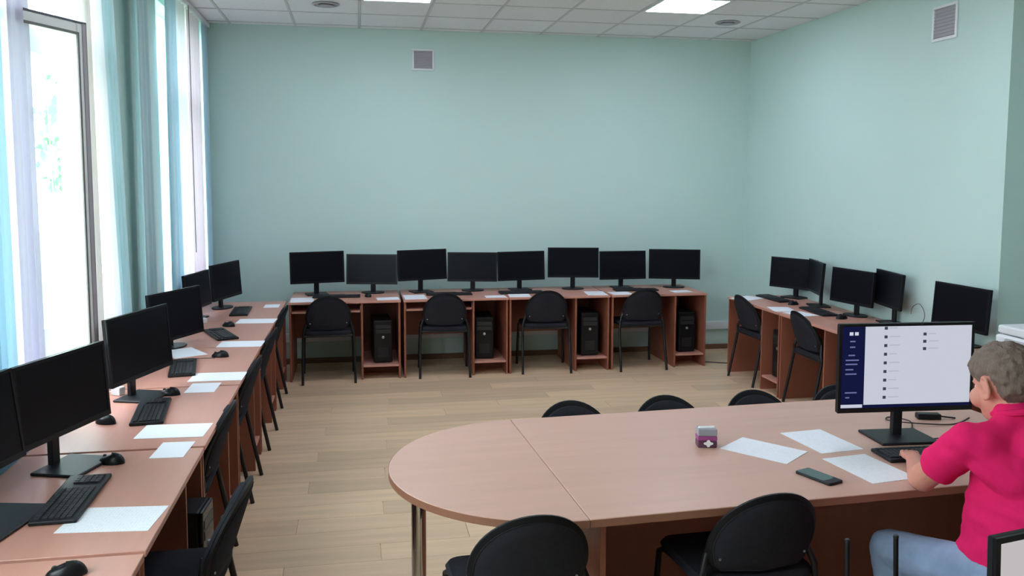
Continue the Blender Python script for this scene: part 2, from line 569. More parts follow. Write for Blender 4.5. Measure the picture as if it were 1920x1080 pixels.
for x, yy, lab in ((-0.24, 7.60, 'round grey ceiling air diffuser near the window side'), (3.52, 7.72, 'round grey ceiling air diffuser near the far right corner')):
    t = thing('ceiling_diffuser', lab, 'air vent', (x, yy, H + 0.003), 0, 'round ceiling diffusers')
    part('rim', 'diffrim', lambda m: m.lathe([(0.11, 0), (0.12, -0.008), (0.10, -0.016), (0.085, -0.010)], 24), 'grey_grille', t, smooth=True)
    part('disc', 'diffdisc', lambda m: m.lathe([(0.06, -0.012), (0.07, -0.020), (0.055, -0.026)], 20), 'grey_grille', t, smooth=True)

# skirting, cable trunking
struct('baseboard_back', lambda m: m.box(XL, XR, YB - 0.014, YB, 0.0, 0.055), 'skirting_brown', 0.003)
struct('baseboard_right', lambda m: m.box(XR - 0.014, XR, YREC, YB - 0.014, 0.0, 0.055), 'skirting_brown', 0.003)
def trunk(m):
    m.box(XL, XR - 0.03, YB - 0.028, YB, 0.225, 0.315)
struct('trim_1', trunk, 'white_plastic', 0.004)
struct('trim_2', lambda m: m.box(XR - 0.028, XR, YREC + 0.02, YB - 0.001, 0.225, 0.315), 'white_plastic', 0.004)

# wall vents
def vent(label, loc, rz, w, h):
    t = thing('wall_vent', label, 'air vent', loc, rz, 'wall vents')
    def fr(m):
        b = 0.022
        m.box(-w / 2, w / 2, -0.014, 0, -h / 2, -h / 2 + b); m.box(-w / 2, w / 2, -0.014, 0, h / 2 - b, h / 2)
        m.box(-w / 2, -w / 2 + b, -0.014, 0, -h / 2 + b, h / 2 - b); m.box(w / 2 - b, w / 2, -0.014, 0, -h / 2 + b, h / 2 - b)
    part('frame', None, fr, 'white_plastic', t, bevel=0.003)
    part('backing', None, lambda m: m.box(-w / 2 + 0.02, w / 2 - 0.02, -0.003, -0.001, -h / 2 + 0.02, h / 2 - 0.02), 'grey_grille', t)
    n = 9
    for i in range(n):
        z = -h / 2 + 0.03 + (h - 0.06) * i / (n - 1)
        part('slat', 'slat%g' % w, lambda m: m.box(-w / 2 + 0.022, w / 2 - 0.022, -0.004, 0.004, -0.0015, 0.0015), 'grey_grille', t, loc=(0, -0.008, z), rot=(R(-50), 0, 0))
vent('square white-framed grey vent high on the back wall', (0.69, YB, 3.10), 0, 0.23, 0.22)
vent('square white-framed grey vent high on the right wall', (XR, 5.625, 3.05), R(-90), 0.27, 0.26)

# ------------------------------------------------------------------ curtains on the window side
def curtain(label, y0, y1, material, amp=0.022, nf=4, x=-1.415, z0=0.08, z1=H - 0.05, flare=0.0, phase=0.0, lean=0.0):
    def fn(m):
        n = nf * 14
        rows = 10
        for j in range(rows + 1):
            t = j / rows
            z = z1 + (z0 - z1) * t
            for i in range(n + 1):
                s = i / n
                yy = y0 + (y1 - y0) * s + t * (lean + flare * s)
                a = amp * (0.7 + 0.5 * t)
                xx = x + a * math.sin(2 * PI * nf * s + phase) + 0.3 * a * math.sin(2 * PI * nf * 2.3 * s + 1.7 * phase + t)
                m.v.append((xx, yy, z))
        for j in range(rows):
            for i in range(n):
                q = j * (n + 1) + i
                m.f.append((q, q + 1, q + n + 2, q + n + 1))
    o = part('curtain', None, fn, material, None, smooth=True)
    return tag(o, label, 'curtain', 'curtain strips along the windows')
curtain('sky-blue sheer curtain at the left edge of the photo', 3.40, 3.82, 'sheer_sky', nf=5)
curtain('lilac sheer curtain beside the leftmost sky-blue one', 3.83, 4.07, 'sheer_lilac', nf=3, phase=1)
curtain('narrow cream curtain at the far side of the near window', 4.88, 5.02, 'sheer_cream', nf=2, flare=0.02)
curtain('white curtain between the cream and the teal curtains', 5.03, 5.14, 'sheer_white', nf=2, lean=0.02, flare=0.25, phase=2)
curtain('teal curtain hanging before the pier between the windows', 5.16, 5.50, 'sheer_teal', nf=5, lean=0.28, flare=-0.06, x=-1.425)
curtain('pale teal curtain at the near side of the far window', 5.98, 6.26, 'sheer_teal', nf=3, phase=1.5)
curtain('blue curtain just right of the far window glass', 6.94, 7.30, 'sheer_blue', nf=4)
curtain('white curtain between blue and pink ones at the far window', 7.32, 7.66, 'sheer_white', nf=3)
curtain('pale pink curtain near the far left corner', 7.68, 8.34, 'sheer_pink', nf=5, phase=0.6)
curtain('blue curtain tucked in the far left corner', 8.36, 8.70, 'sheer_blue', nf=4, phase=1.1)
cr = part('curtain_rail', None, lambda m: m.box(-1.45, -1.38, 0.3, 8.74, H - 0.045, H - 0.002), 'white_plastic', None, bevel=0.006)
tag(cr, 'white curtain rail under the ceiling along the windows', 'curtain rail')
cc = part('blind_cord', None, lambda m: m.tube([(-1.45, 4.40, H - 0.05), (-1.45, 4.405, 2.6), (-1.452, 4.45, 1.9), (-1.45, 4.47, 1.35)], 0.003, 6), 'white_plastic', None)
tag(cc, 'thin pale pull cord hanging before the near window', 'cord')
cc = part('blind_cord', None, lambda m: m.tube([(-1.37, 7.62, H - 0.05), (-1.37, 7.63, 2.2), (-1.372, 7.66, 1.25)], 0.004, 6), 'cable_grey', None)
tag(cc, 'dark pull cord hanging between white and pink curtains', 'cord')

# ------------------------------------------------------------------ outdoors
struct('ground', lambda m: m.box(-40, XL - WT - 0.3, -15, 45, -0.9, -0.8), 'grass')
def tree(label, x, y, h, cr_, seed):
    t = thing('tree', label, 'tree', (x, y, -0.8))
    part('trunk', None, lambda m: m.tube([(0, 0, 0), (0.1, 0, h * 0.4), (0, 0.1, h * 0.75)], [0.16, 0.12, 0.05], 8), 'bark', t, smooth=True)
    rnd = random.Random(seed)
    def leaves(m):
        for i in range(1500):
            d = Vector((rnd.gauss(0, 1), rnd.gauss(0, 1), rnd.gauss(0, 1))).normalized() * cr_ * (0.45 + 0.55 * rnd.random())
            c = Vector((d.x, d.y, h * 0.68 + d.z * 1.1))
            u = Vector((rnd.gauss(0, 1), rnd.gauss(0, 1), rnd.gauss(0, 1))).normalized()
            w = u.orthogonal().normalized()
            s = 0.09 + 0.07 * rnd.random()
            b = len(m.v)
            m.v += [tuple(c - u * s), tuple(c + w * s * 0.5), tuple(c + u * s), tuple(c - w * s * 0.5)]
            m.f.append((b, b + 1, b + 2, b + 3))
    o = part('foliage', None, leaves, 'leaf', t)
    o['kind'] = 'stuff'
tree('leafy tree outside the far window', -4.6, 19.0, 5.2, 1.9, 3)
tree('leafy tree outside the near window', -9.5, 20.5, 6.5, 2.2, 4)

# ------------------------------------------------------------------ computer desks
TOPZ = 0.75
def desk(label, group, loc, rz, w, depth, partition=0.68, tray=False):
    t = thing('computer_desk', label, 'desk', loc, rz, group)
    k = 'desk%.3f_%.3f_%.3f' % (w, depth, partition)
    part('tabletop', k + 'top', lambda m: m.box(0.001, w - 0.001, 0, depth, TOPZ - 0.022, TOPZ), 'beech_desk', t, bevel=0.002)
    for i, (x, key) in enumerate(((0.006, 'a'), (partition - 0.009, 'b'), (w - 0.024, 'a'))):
        part('side_panel', 'desk_panel%.3f' % depth, lambda m: m.box(0, 0.018, 0.012, depth - 0.01, 0, TOPZ - 0.022), 'beech_panel_shaded', t, bevel=0.001, loc=(x, 0, 0))
    part('modesty_panel', k + 'mod', lambda m: m.box(0.024, partition - 0.009, depth - 0.16, depth - 0.144, 0.31, TOPZ - 0.022), 'beech_panel_shaded', t)
    part('rear_panel', k + 'rear', lambda m: m.box(partition + 0.009, w - 0.024, depth - 0.05, depth - 0.034, 0.05, TOPZ - 0.022), 'beech_panel_shaded', t)
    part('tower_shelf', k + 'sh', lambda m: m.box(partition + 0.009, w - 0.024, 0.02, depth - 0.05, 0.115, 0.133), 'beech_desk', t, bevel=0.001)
    part('plinth', k + 'pl', lambda m: m.box(partition + 0.009, w - 0.024, 0.30, 0.316, 0.0, 0.115), 'beech_panel_shaded', t)
    if tray:
        part('keyboard_tray', k + 'tr', lambda m: m.box(0.03, partition - 0.015, 0.03, 0.42, 0.640, 0.658), 'beech_desk', t, bevel=0.001)
        part('tray_runner', k + 'rn1', lambda m: m.box(0.024, 0.03, 0.05, 0.42, 0.655, 0.70), 'steel_bolt', t)
        part('tray_runner', k + 'rn2', lambda m: m.box(partition - 0.015, partition - 0.009, 0.05, 0.42, 0.655, 0.70), 'steel_bolt', t)
    return t

D1, DB = 7.934, 0.74
for i, (x0, x1, lab) in enumerate(((-0.632, 0.402, 'beech computer desk at the left end of the back-wall row'),
                                   (0.424, 1.436, 'second beech computer desk from the left along the back wall'),
                                   (1.440, 2.456, 'third beech computer desk from the left along the back wall'),
                                   (2.470, 3.474, 'beech computer desk at the right end of the back-wall row'))):
    desk(lab, 'desks along the back wall', (x0, D1, 0), 0, x1 - x0, DB, 0.67, tray=i < 2)

L1, DL = -0.654, 0.715
LEFT = [(1.64, 2.66, 'nearest beech computer desk of the window row, cut off below'),
        (2.68, 3.70, 'second beech desk of the window row, near chair stands before it'),
        (3.72, 4.80, 'third beech desk of the window row counted from the camera'),
        (4.82, 5.90, 'fourth beech desk of the window row counted from the camera'),
        (5.92, 7.00, 'fifth beech desk of the window row counted from the camera'),
        (7.02, 8.06, 'farthest beech desk of the window row, in the left corner')]
for a, b, lab in LEFT:
    desk(lab, 'desks along the windows', (L1, a, 0), R(90), b - a, DL, 0.68 if b - a < 1.05 else 0.73)

R1, DR = 3.571, 0.68
for a, b, lab in ((7.68, 6.655, 'farthest beech computer desk of the right-wall row'),
                  (6.645, 5.63, 'middle beech computer desk along the right wall'),
                  (5.62, 4.62, 'beech computer desk by the right wall behind the lit monitor')):
    desk(lab, 'desks along the right wall', (R1, a, 0), R(-90), a - b, DR, 0.70)
desk('beech computer desk under the white printer at the right', 'desks along the right wall', (R1, 4.61, 0), R(-90), 1.0, DR, 0.70)

# system units in the desk compartments
def tower(label, loc, rz, logo=True, w=0.175, h=0.41, d=0.42):
    t = thing('computer_tower', label, 'computer', loc, rz, 'black computer towers under the desks')
    k = 'tower%.2f' % h
    part('case', k + 'c', lambda m: m.box(-w / 2, w / 2, 0.02, d, 0.008, h), 'black_plastic', t, bevel=0.004)
    part('front_panel', k + 'f', lambda m: m.box(-w / 2, w / 2, 0, 0.02, 0.008, h), 'black_gloss', t, bevel=0.008, seg=2)
    for z in (h - 0.06, h - 0.105):
        part('drive_bay', k + 'b', lambda m: m.box(-0.072, 0.072, -0.003, 0.003, -0.019, 0.019), 'grey_plastic', t, bevel=0.002, loc=(0, 0, z))
    part('lower_grille', k + 'g', lambda m: [m.box(-0.05, 0.05, -0.003, 0.002, 0.06 + i * 0.012, 0.066 + i * 0.012) for i in range(8)], 'grey_plastic', t)
    part('power_button', 'tower_btn', lambda m: m.lathe([(0.013, 0), (0.013, 0.005), (0.009, 0.007)], 14), 'steel_bolt', t, loc=(0, 0, h - 0.16), rot=(R(90), 0, 0))
    for sx in (-1, 1):
        part('foot', 'tower_foot', lambda m: m.box(-0.015, 0.015, 0.05, 0.36, 0, 0.009), 'black_plastic', t, loc=(sx * 0.06, 0, 0))
SH = 0.133
tower('black computer tower in the leftmost back desk, round silver mark', (0.235, 8.03, SH), R(3), True)
tower('black computer tower in the second back desk from the left', (1.215, 8.05, SH), R(-4), True)
tower('black computer tower with silver top buttons in the third back desk', (2.275, 8.02, SH), 0, True, h=0.43)
tower('black computer tower in the rightmost back desk', (3.30, 8.03, SH), 0)
tower('black computer tower in the farthest right-wall desk', (3.65, 6.81, SH), R(-90), h=0.43)
tower('black computer tower in the middle right-wall desk', (3.66, 5.78, SH), R(-90))
tower('black computer tower in the window desk by the near chair', (-0.615, 3.525, SH), R(86), h=0.43)
tower('black computer tower in the third window desk', (-0.76, 4.62, SH), R(90))
tower('black computer tower in the fourth window desk', (-0.76, 5.72, SH), R(90))

# ------------------------------------------------------------------ monitors
def monitor(label, group, x, y, zc, yaw, w, asp=0.59, tilt=4, base='plate', on=None, light=False, zdesk=TOPZ, basew=0.21, based=0.17, nm='monitor', fwd=0.0):
    """x,y,zc = centre of the screen face; yaw 0 faces -y; origin on the desk below the neck"""
    h = w * asp
    ca, sa = math.cos(R(yaw)), math.sin(R(yaw))
    off = 0.065
    bx, by = x - sa * off, y + ca * off
    t = thing(nm, label, 'monitor', (bx, by, zdesk), R(yaw), group)
    zc = zc - zdesk
    k = 'mon%.3f_%.3f_%.3f' % (w, h, zc)
    head = (0, -off, zc)
    rx = (R(-tilt), 0, 0)
    bz = 0.013
    def housing(m):
        m.box(-w / 2, w / 2, 0.006, 0.026, -h / 2, h / 2)
    ho = part('housing', k + 'h', housing, 'black_shell', t, bevel=0.004, loc=head, rot=rx)
    def bezel(m):
        m.box(-w / 2, w / 2, 0, 0.008, h / 2 - bz, h / 2); m.box(-w / 2, w / 2, 0, 0.008, -h / 2, -h / 2 + bz * 1.6)
        m.box(-w / 2, -w / 2 + bz, 0, 0.008, -h / 2 + bz * 1.6, h / 2 - bz); m.box(w / 2 - bz, w / 2, 0, 0.008, -h / 2 + bz * 1.6, h / 2 - bz)
    part('bezel', k + 'b', bezel, 'black_gloss', t, loc=head, rot=rx)
    sw, sh0, sh1 = w / 2 - bz, -h / 2 + bz * 1.6, h / 2 - bz
    sc = part('screen', k + 's' + str(on), lambda m: m.box(-sw, sw, 0.002, 0.006, sh0, sh1), 'screen_off' if not on else on, t, loc=head, rot=rx)
    part('back_bulge', k + 'bb', lambda m: m.box(-w * 0.28, w * 0.28, 0.026, 0.052, -h * 0.3, h * 0.22), 'black_plastic', t, bevel=0.012, seg=2, loc=head, rot=rx)
    part('neck', k + 'n', lambda m: m.box(-0.024, 0.024, -0.012, 0.012, 0.006, zc - 0.02), 'black_plastic', t, bevel=0.004)
    if base == 'plate':
        part('base', 'mbase%.2f' % basew, lambda m: m.box(-basew / 2, basew / 2, -based * 0.62, based * 0.38, 0, 0.012), 'black_plastic', t, bevel=0.004, loc=(0, -fwd, 0))
    else:
        part('base', 'mbase_oval', lambda m: m.prism([(0.115 * math.cos(a), 0.085 * math.sin(a) - 0.015) for a in [2 * PI * i / 28 for i in range(28)]], 0, 0.012), 'black_plastic', t, bevel=0.003)
    if light:
        part('power_light', 'mon_light', lambda m: m.box(-0.004, 0.004, -0.001, 0.003, -0.003, 0.003), 'power_red', t, loc=(w / 2 - 0.05, -off - 0.002, zc - h / 2 + 0.008))
    return t, sc, (sw, sh0, sh1)

G = 'monitors along the back wall'
BM = [(-0.383, 8.409, 1.024, 13.0, 0.526, 'leftmost of the eight black monitors along the back wall'),
      (0.142, 8.435, 0.994, -12.4, 0.508, 'second black monitor from the left along the back wall'),
      (0.646, 8.428, 1.031, 16.7, 0.520, 'third black monitor from the left along the back wall'),
      (1.151, 8.455, 0.999, -11.9, 0.505, 'fourth black monitor from the left along the back wall'),
      (1.659, 8.445, 1.003, 7.9, 0.506, 'fifth black monitor from the left along the back wall'),
      (2.198, 8.412, 1.032, -11.1, 0.526, 'sixth black monitor from the left, tallest of the back row'),
      (2.745, 8.443, 0.993, 1.5, 0.506, 'seventh black monitor from the left along the back wall'),
      (3.286, 8.370, 1.002, -18.0, 0.532, 'rightmost back-wall black monitor with a small red light')]
for i, (x, y, z, a, w, lab) in enumerate(BM):
    monitor(lab, G, x, y, z, a, w, light=(i == 7), base='oval' if i % 2 else 'plate')
G = 'monitors along the windows'
monitor('black monitor at the left edge of the photo, mostly cut off', G, -1.265, 3.000, 1.055, 78, 0.53, asp=0.61, tilt=7, basew=0.30, based=0.28, fwd=0.07)
monitor('large near black monitor of the window row, second desk', G, -1.139, 3.535, 1.050, 71.6, 0.537, basew=0.24, based=0.2, fwd=0.06)
monitor('black monitor of the window row with square base on the third desk', G, -1.110, 4.610, 1.036, 72.0, 0.56, asp=0.61, basew=0.23, based=0.2, fwd=0.04)
monitor('black monitor in the middle of the window row, low stand', G, -1.198, 5.947, 0.978, 65.7, 0.56, base='oval')
monitor('black monitor of the window row half hidden before the last one', G, -1.270, 7.142, 0.985, 78.0, 0.495)
monitor('farthest black monitor of the window row before the back wall', G, -1.126, 7.690, 0.998, 72.0, 0.528, base='oval')
G = 'monitors along the right wall'
monitor('farthest black monitor along the right wall', G, 4.130, 7.455, 0.991, -62.9, 0.500)
monitor('second farthest right-wall monitor, seen nearly edge-on', G, 4.068, 6.955, 1.020, -106, 0.490)
monitor('wide-looking black monitor in the middle of the right wall', G, 4.080, 6.390, 0.999, -81.2, 0.495, base='oval')
monitor('right-wall monitor just behind the middle one, seen edge-on', G, 4.160, 6.020, 1.026, -101, 0.480)
monitor('black monitor alone right of the lit screen, by the wall', G, 4.085, 5.105, 1.022, -88, 0.515)

# the lit monitor on the oval table
TM, TS, (sw, s0, s1) = monitor('large lit monitor on the oval table showing a white page', None, 2.365, 3.262, 1.079, -4.0, 0.628, asp=0.625,
                               tilt=1, on='screen_page', basew=0.27, based=0.21)
def sp(name, u0, u1, v0, v1, material, key=None, d=0.0008):
    """a flat patch on the lit screen; u across 0..1, v down 0..1"""
    X = lambda u: -sw + 2 * sw * u
    Z = lambda v: s1 + (s0 - s1) * v
    def fn(m): m.box(X(u0), X(u1), 0.002 - d, 0.0021, Z(v1), Z(v0))
    return part(name, key, fn, material, TS)
sp('sidebar', 0.0, 0.175, 0.0, 1.0, 'screen_sidebar')
sp('taskbar', 0.0, 1.0, 0.962, 1.0, 'screen_sidebar', d=0.0010)
sp('search_field', 0.0, 0.165, 0.955, 0.995, 'screen_bar', d=0.0014)
for u in (0.055, 0.095):
    sp('sidebar_icon', u, u + 0.028, 0.065, 0.105, 'screen_logo', d=0.0014)
for v, a, b in ((0.17, 0.06, 0.10), (0.24, 0.06, 0.10), (0.34, 0.05, 0.10), (0.40, 0.03, 0.13), (0.45, 0.03, 0.12), (0.515, 0.03, 0.09), (0.57, 0.03, 0.115), (0.80, 0.03, 0.12), (0.86, 0.035, 0.065)):
    sp('sidebar_line', a, b, v, v + 0.016, 'screen_sidetext', d=0.0014)
rows = [0.005 + 0.1065 * i for i in range(9)]
for i, v in enumerate(rows):
    sp('list_icon', 0.322, 0.345, v, v + 0.036, 'screen_ink', d=0.0014)
    sp('list_line', 0.362, 0.362 + (0.08 if i % 3 else 0.06), v + 0.010, v + 0.020, 'screen_faint', d=0.0012)
for i, v in enumerate((0.085, 0.175, 0.265)):
    sp('list_icon', 0.622, 0.646, v, v + 0.036, 'screen_ink', d=0.0014)
    sp('list_line', 0.664, 0.664 + (0.075 if i else 0.055), v + 0.010, v + 0.020, 'screen_faint', d=0.0012)

# ------------------------------------------------------------------ keyboards, mice, papers
def keyboard(label, x, y, rz, z=TOPZ, group='black keyboards'):
    t = thing('keyboard', label, 'keyboard', (x, y, z), rz, group)
    part('body', 'kb_body', lambda m: m.prism([(-0.225, -0.075), (0.225, -0.075), (0.225, 0.075), (-0.225, 0.075)], 0.0, 0.016), 'black_plastic', t, bevel=0.005, seg=2)
    def keys(m):
        for r_ in range(6):
            yy = -0.055 + r_ * 0.0185 + (0.006 if r_ == 5 else 0)
            for c_ in range(15):
                if r_ == 0 and 4 <= c_ <= 8: continue
                xx = -0.212 + c_ * 0.0195
                m.box(xx, xx + 0.0165, yy, yy + 0.0155, 0.0155, 0.021)
            if r_ == 0: m.box(-0.212 + 4 * 0.0195, -0.212 + 8.85 * 0.0195, yy, yy + 0.0155, 0.0155, 0.021)
            for c_ in range(4 if r_ < 5 else 0):
                xx = 0.096 + 0.030 + c_ * 0.0205
                m.box(xx, xx + 0.0175, yy, yy + 0.0155, 0.0155, 0.021)
    o = part('keys', 'kb_keys', keys, 'key_plastic', t)
    o['kind'] = 'stuff'
    return t
# window row (keyboard long side along y, user at +x)
keyboard('near black keyboard of the window row beside the white sheet', -1.010, 3.160, R(91))
keyboard('black keyboard of the window row by the second square base', -1.002, 4.302, R(97))
keyboard('black keyboard lying beside the small mouse mid window row', -1.041, 5.275, R(99))
keyboard('black keyboard turned askew before the farthest window monitors', -0.989, 6.371, R(112))
keyboard('farthest black keyboard of the window row', -0.985, 7.450, R(92))
for x, lab in ((-0.20, 'black keyboard on the leftmost back desk'), (0.89, 'black keyboard on the second back desk from the left'),
               (1.62, 'black keyboard on the third back desk from the left'), (2.82, 'black keyboard on the rightmost back desk')):
    keyboard(lab, x, 8.245, R(random.uniform(-3, 3)))
keyboard('black keyboard on the farthest right-wall desk', 3.930, 7.42, R(-88))
keyboard('black keyboard on the middle right-wall desk', 3.925, 6.62, R(-94))
keyboard('black keyboard under the hand of the person in pink', 2.352, 3.066, R(-3))

def mouse(label, x, y, rz, z=TOPZ):
    t = thing('computer_mouse', label, 'mouse', (x, y, z), rz, 'black computer mice')
    def shell(m):
        prof = []
        n, k = 16, 8
        for j in range(k + 1):
            th = PI / 2 * j / k
            for i in range(n):
                a = 2 * PI * i / n
                rx_ = 0.031 * (1 + 0.06 * math.cos(a * 2))
                m.v.append((rx_ * math.cos(a) * math.cos(th) ** 0.7, 0.056 * math.sin(a) * math.cos(th) ** 0.7, 0.036 * math.sin(th) * (1 - 0.18 * math.sin(a)) + 0.001))
        for j in range(k):
            for i in range(n):
                i2 = (i + 1) % n
                m.f.append((j * n + i, j * n + i2, (j + 1) * n + i2, (j + 1) * n + i))
        m.f.append(tuple(range(n))[::-1])
    part('shell', 'mouse_shell', shell, 'black_gloss', t, smooth=True)
    part('scroll_wheel', 'mouse_wheel', lambda m: m.lathe([(0.006, -0.0035), (0.0085, -0.002), (0.0085, 0.002), (0.006, 0.0035)], 14), 'grey_plastic', t, loc=(0, 0.03, 0.0265), rot=(0, R(90), 0))
mouse('black mouse beside the near square monitor base', -0.985, 3.555, R(70))
mouse('black mouse at the bottom left edge of the photo', -0.84, 2.545, R(100))
mouse('black mouse alone on the window row past two sheets', -0.874, 5.593, R(80))
mouse('far black mouse behind the askew keyboard', -0.985, 6.74, R(60))
mouse('black mouse at the end of the second window keyboard', -0.985, 4.645, R(75))
mouse('black mouse just behind the large near monitor', -1.17, 4.15, R(60))
mouse('black mouse on the leftmost back desk', 0.10, 8.22, R(10))
mouse('black mouse on the middle right-wall desk', 3.93, 6.275, R(-80))
mouse('black mouse on the farthest right-wall desk', 3.93, 7.06, R(-80))

def paper(label, x, y, rz, w=0.21, h=0.297, pr=True, z=TOPZ, grp='white paper sheets'):
    fn = lambda m: m.box(-w / 2, w / 2, -h / 2, h / 2, 0.0004, 0.0016)
    o = part('paper_sheet', 'paper%.3f_%.3f_%d' % (w, h, pr), fn, 'paper_print' if pr else 'paper_plain', None)
    o.location = (x, y, z)
    o.rotation_euler = (0, 0, rz)
    return tag(o, label, 'paper', grp)
g = 'sheets on the window desks'
paper('large white sheet nearest the camera on the window row', -0.820, 2.953, R(84), grp=g)
paper('small white slip nearer the camera, beside the lit sheet', -0.778, 3.685, R(-3), 0.135, 0.21, False, grp=g)
paper('bright white sheet below the second window keyboard', -0.828, 3.965, R(87), pr=False, grp=g)
paper('small white slip touching a sheet mid window row', -0.840, 4.770, R(-2), 0.155, 0.21, False, grp=g)
paper('white sheet just behind the second small slip', -0.800, 5.025, R(88), grp=g)
paper('white sheet past the lone mouse on the window row', -0.797, 6.003, R(87), grp=g)
paper('white sheet near the far end of the window row', -0.800, 6.954, R(86), grp=g)
paper('smallest white slip at the far end of the window row', -0.757, 7.754, R(0), 0.13, 0.19, False, grp=g)
paper('white sheet half hidden behind the third window monitor', -1.13, 5.76, R(30), grp=g)
g = 'sheets on the back desks'
paper('leftmost white sheet on the back desks', -0.513, 8.09, R(2), grp=g)
paper('small white slip at the right of the first back desk', 0.285, 8.055, R(4), 0.21, 0.17, False, grp=g)
paper('white sheet at the left of the second back desk', 0.545, 8.12, R(2), grp=g)
paper('small white slip at the right of the second back desk', 1.320, 8.03, R(0), 0.20, 0.15, False, grp=g)
paper('white sheet at the left of the third back desk', 1.565, 8.155 - 0.09, R(-4), 0.21, 0.22, grp=g)
paper('white sheet at the right of the third back desk', 2.350, 8.10, R(-5), 0.20, 0.28, False, grp=g)
paper('white sheet at the left of the fourth back desk', 2.600, 8.06, R(0), 0.21, 0.21, grp=g)
paper('rightmost white slip on the back desks', 3.255, 8.10, R(5), 0.20, 0.15, False, grp=g)
g = 'sheets on the right-wall desks'
paper('white sheet at the far end of the right-wall row', 3.70, 7.52, R(-62), grp=g)
paper('white sheet on the right-wall row between two chairs, farther one', 3.69, 6.83, R(-12), 0.19, 0.26, grp=g)
paper('white sheet on the right-wall row between two chairs, nearer one', 3.72, 6.56, R(8), 0.19, 0.24, grp=g)
paper('white slip on a right-wall desk just above the lit monitor corner', 3.66, 5.70, R(10), 0.15, 0.12, False, grp=g)
g = 'sheets on the oval table'
paper('printed sheet on the oval table beside the tissue pack', 1.692, 3.247, R(38), grp=g)
paper('printed sheet on the oval table left of the monitor base', 2.000, 3.320, R(6), grp=g)
paper('printed sheet on the oval table beside the phone', 1.999, 2.965, R(7), grp=g)

# ------------------------------------------------------------------ oval meeting table
TA = R(2.5)
tb = thing('meeting_table', 'large beech table with a rounded end and chrome leg', 'table', (0.765, 2.668, 0), TA)
TW, TL = 1.216, 2.30
part('tabletop', None, lambda m: m.box(0.0012, TL, 0, TW, TOPZ - 0.030, TOPZ), 'beech', tb, bevel=0.002)
part('edge_band', None, lambda m: (m.box(0.0012, TL, -0.0015, 0.0, TOPZ - 0.029, TOPZ - 0.002), m.box(0.0012, TL, TW, TW + 0.0015, TOPZ - 0.029, TOPZ - 0.002)), 'beech_edge', tb)
hs = [(-0.0012 - 0.625 * math.sin(a), TW / 2 - TW / 2 * math.cos(a)) for a in [PI * i / 48 for i in range(49)]]
part('rounded_top', None, lambda m: m.prism(hs, TOPZ - 0.030, TOPZ), 'beech', tb, bevel=0.002)
def band(m):
    o = [(-0.0012 - 0.627 * math.sin(a), TW / 2 - (TW / 2 + 0.002) * math.cos(a)) for a in [PI * i / 48 for i in range(49)]]
    for i in range(48):
        (x0, y0), (x1, y1) = o[i], o[i + 1]
        (a0, b0), (a1, b1) = hs[i], hs[i + 1]
        b = len(m.v)
        for z in (TOPZ - 0.029, TOPZ - 0.002):
            m.v += [(x0, y0, z), (x1, y1, z), (a1, b1, z), (a0, b0, z)]
        m.f += [tuple(b + k for k in q) for q in ((0, 1, 5, 4), (0, 3, 2, 1), (4, 5, 6, 7), (3, 7, 6, 2))]
part('edge_band', None, band, 'beech_edge', tb, smooth=True)
for x in (0.050, TL - 0.06):
    part('side_panel', 'table_panel', lambda m: m.box(0, 0.022, 0.04, TW - 0.04, 0, TOPZ - 0.03), 'beech_panel_shaded', tb, bevel=0.001, loc=(x, 0, 0))
part('modesty_panel', None, lambda m: m.box(0.057, TL - 0.06, TW / 2 + 0.02, TW / 2 + 0.038, 0.03, TOPZ - 0.03), 'beech_panel_shaded', tb)
lg = part('leg', None, lambda m: m.lathe([(0.030, 0.012), (0.030, TOPZ - 0.035)], 24), 'chrome', tb, smooth=True, loc=(-0.506, 0.655, 0))
part('foot', None, lambda m: m.lathe([(0.034, 0), (0.034, 0.010), (0.026, 0.014)], 20), 'black_plastic', lg)
part('flange', None, lambda m: m.lathe([(0.05, TOPZ - 0.036), (0.05, TOPZ - 0.030)], 20), 'chrome', lg)

# things on the table
t = thing('tissue_pack', 'small purple and white tissue pack on the oval table', 'tissue pack', (1.474, 3.345, TOPZ), R(-12))
part('lower_wrapper', None, lambda m: m.box(-0.042, 0.042, -0.028, 0.028, 0.0, 0.030), 'box_plum', t, bevel=0.004)
part('middle_wrapper', None, lambda m: m.box(-0.042, 0.042, -0.028, 0.028, 0.030, 0.050), 'box_purple', t, bevel=0.003)
part('upper_wrapper', None, lambda m: m.box(-0.042, 0.042, -0.028, 0.028, 0.050, 0.082), 'box_grey', t, bevel=0.004)
part('flower_print', None, lambda m: m.prism([(0.017 * (1 + 0.25 * math.cos(4 * a)) * math.cos(a), 0.013 * (1 + 0.25 * math.cos(4 * a)) * math.sin(a)) for a in [2 * PI * i / 24 for i in range(24)]], 0, 0.0008), 'tissue', t, loc=(0.004, -0.0285, 0.019), rot=(R(90), 0, 0))
def tissue(m):
    m.capsule((-0.030, -0.004, 0.080), (0.030, 0.004, 0.080), (0.010, 0.008), (0.010, 0.008), 8)
part('tissue', None, tissue, 'tissue', t, smooth=True)

t = thing('phone', 'black smartphone lying near the edge of the oval table', 'phone', (1.744, 2.900, TOPZ), R(20))
ol = []
for cx_, cy_, a0 in ((0.030, 0.074, 0), (-0.030, 0.074, 90), (-0.030, -0.074, 180), (0.030, -0.074, 270)):
    for i in range(6):
        a = R(a0 + 18 * i)
        ol.append((cx_ + 0.009 * math.cos(a), cy_ + 0.009 * math.sin(a)))
part('body', None, lambda m: m.prism(ol, 0.0, 0.011), 'black_plastic', t, bevel=0.003, seg=2)
part('screen', None, lambda m: m.box(-0.035, 0.035, -0.050, 0.078, 0.0108, 0.0114), 'phone_glass', t)

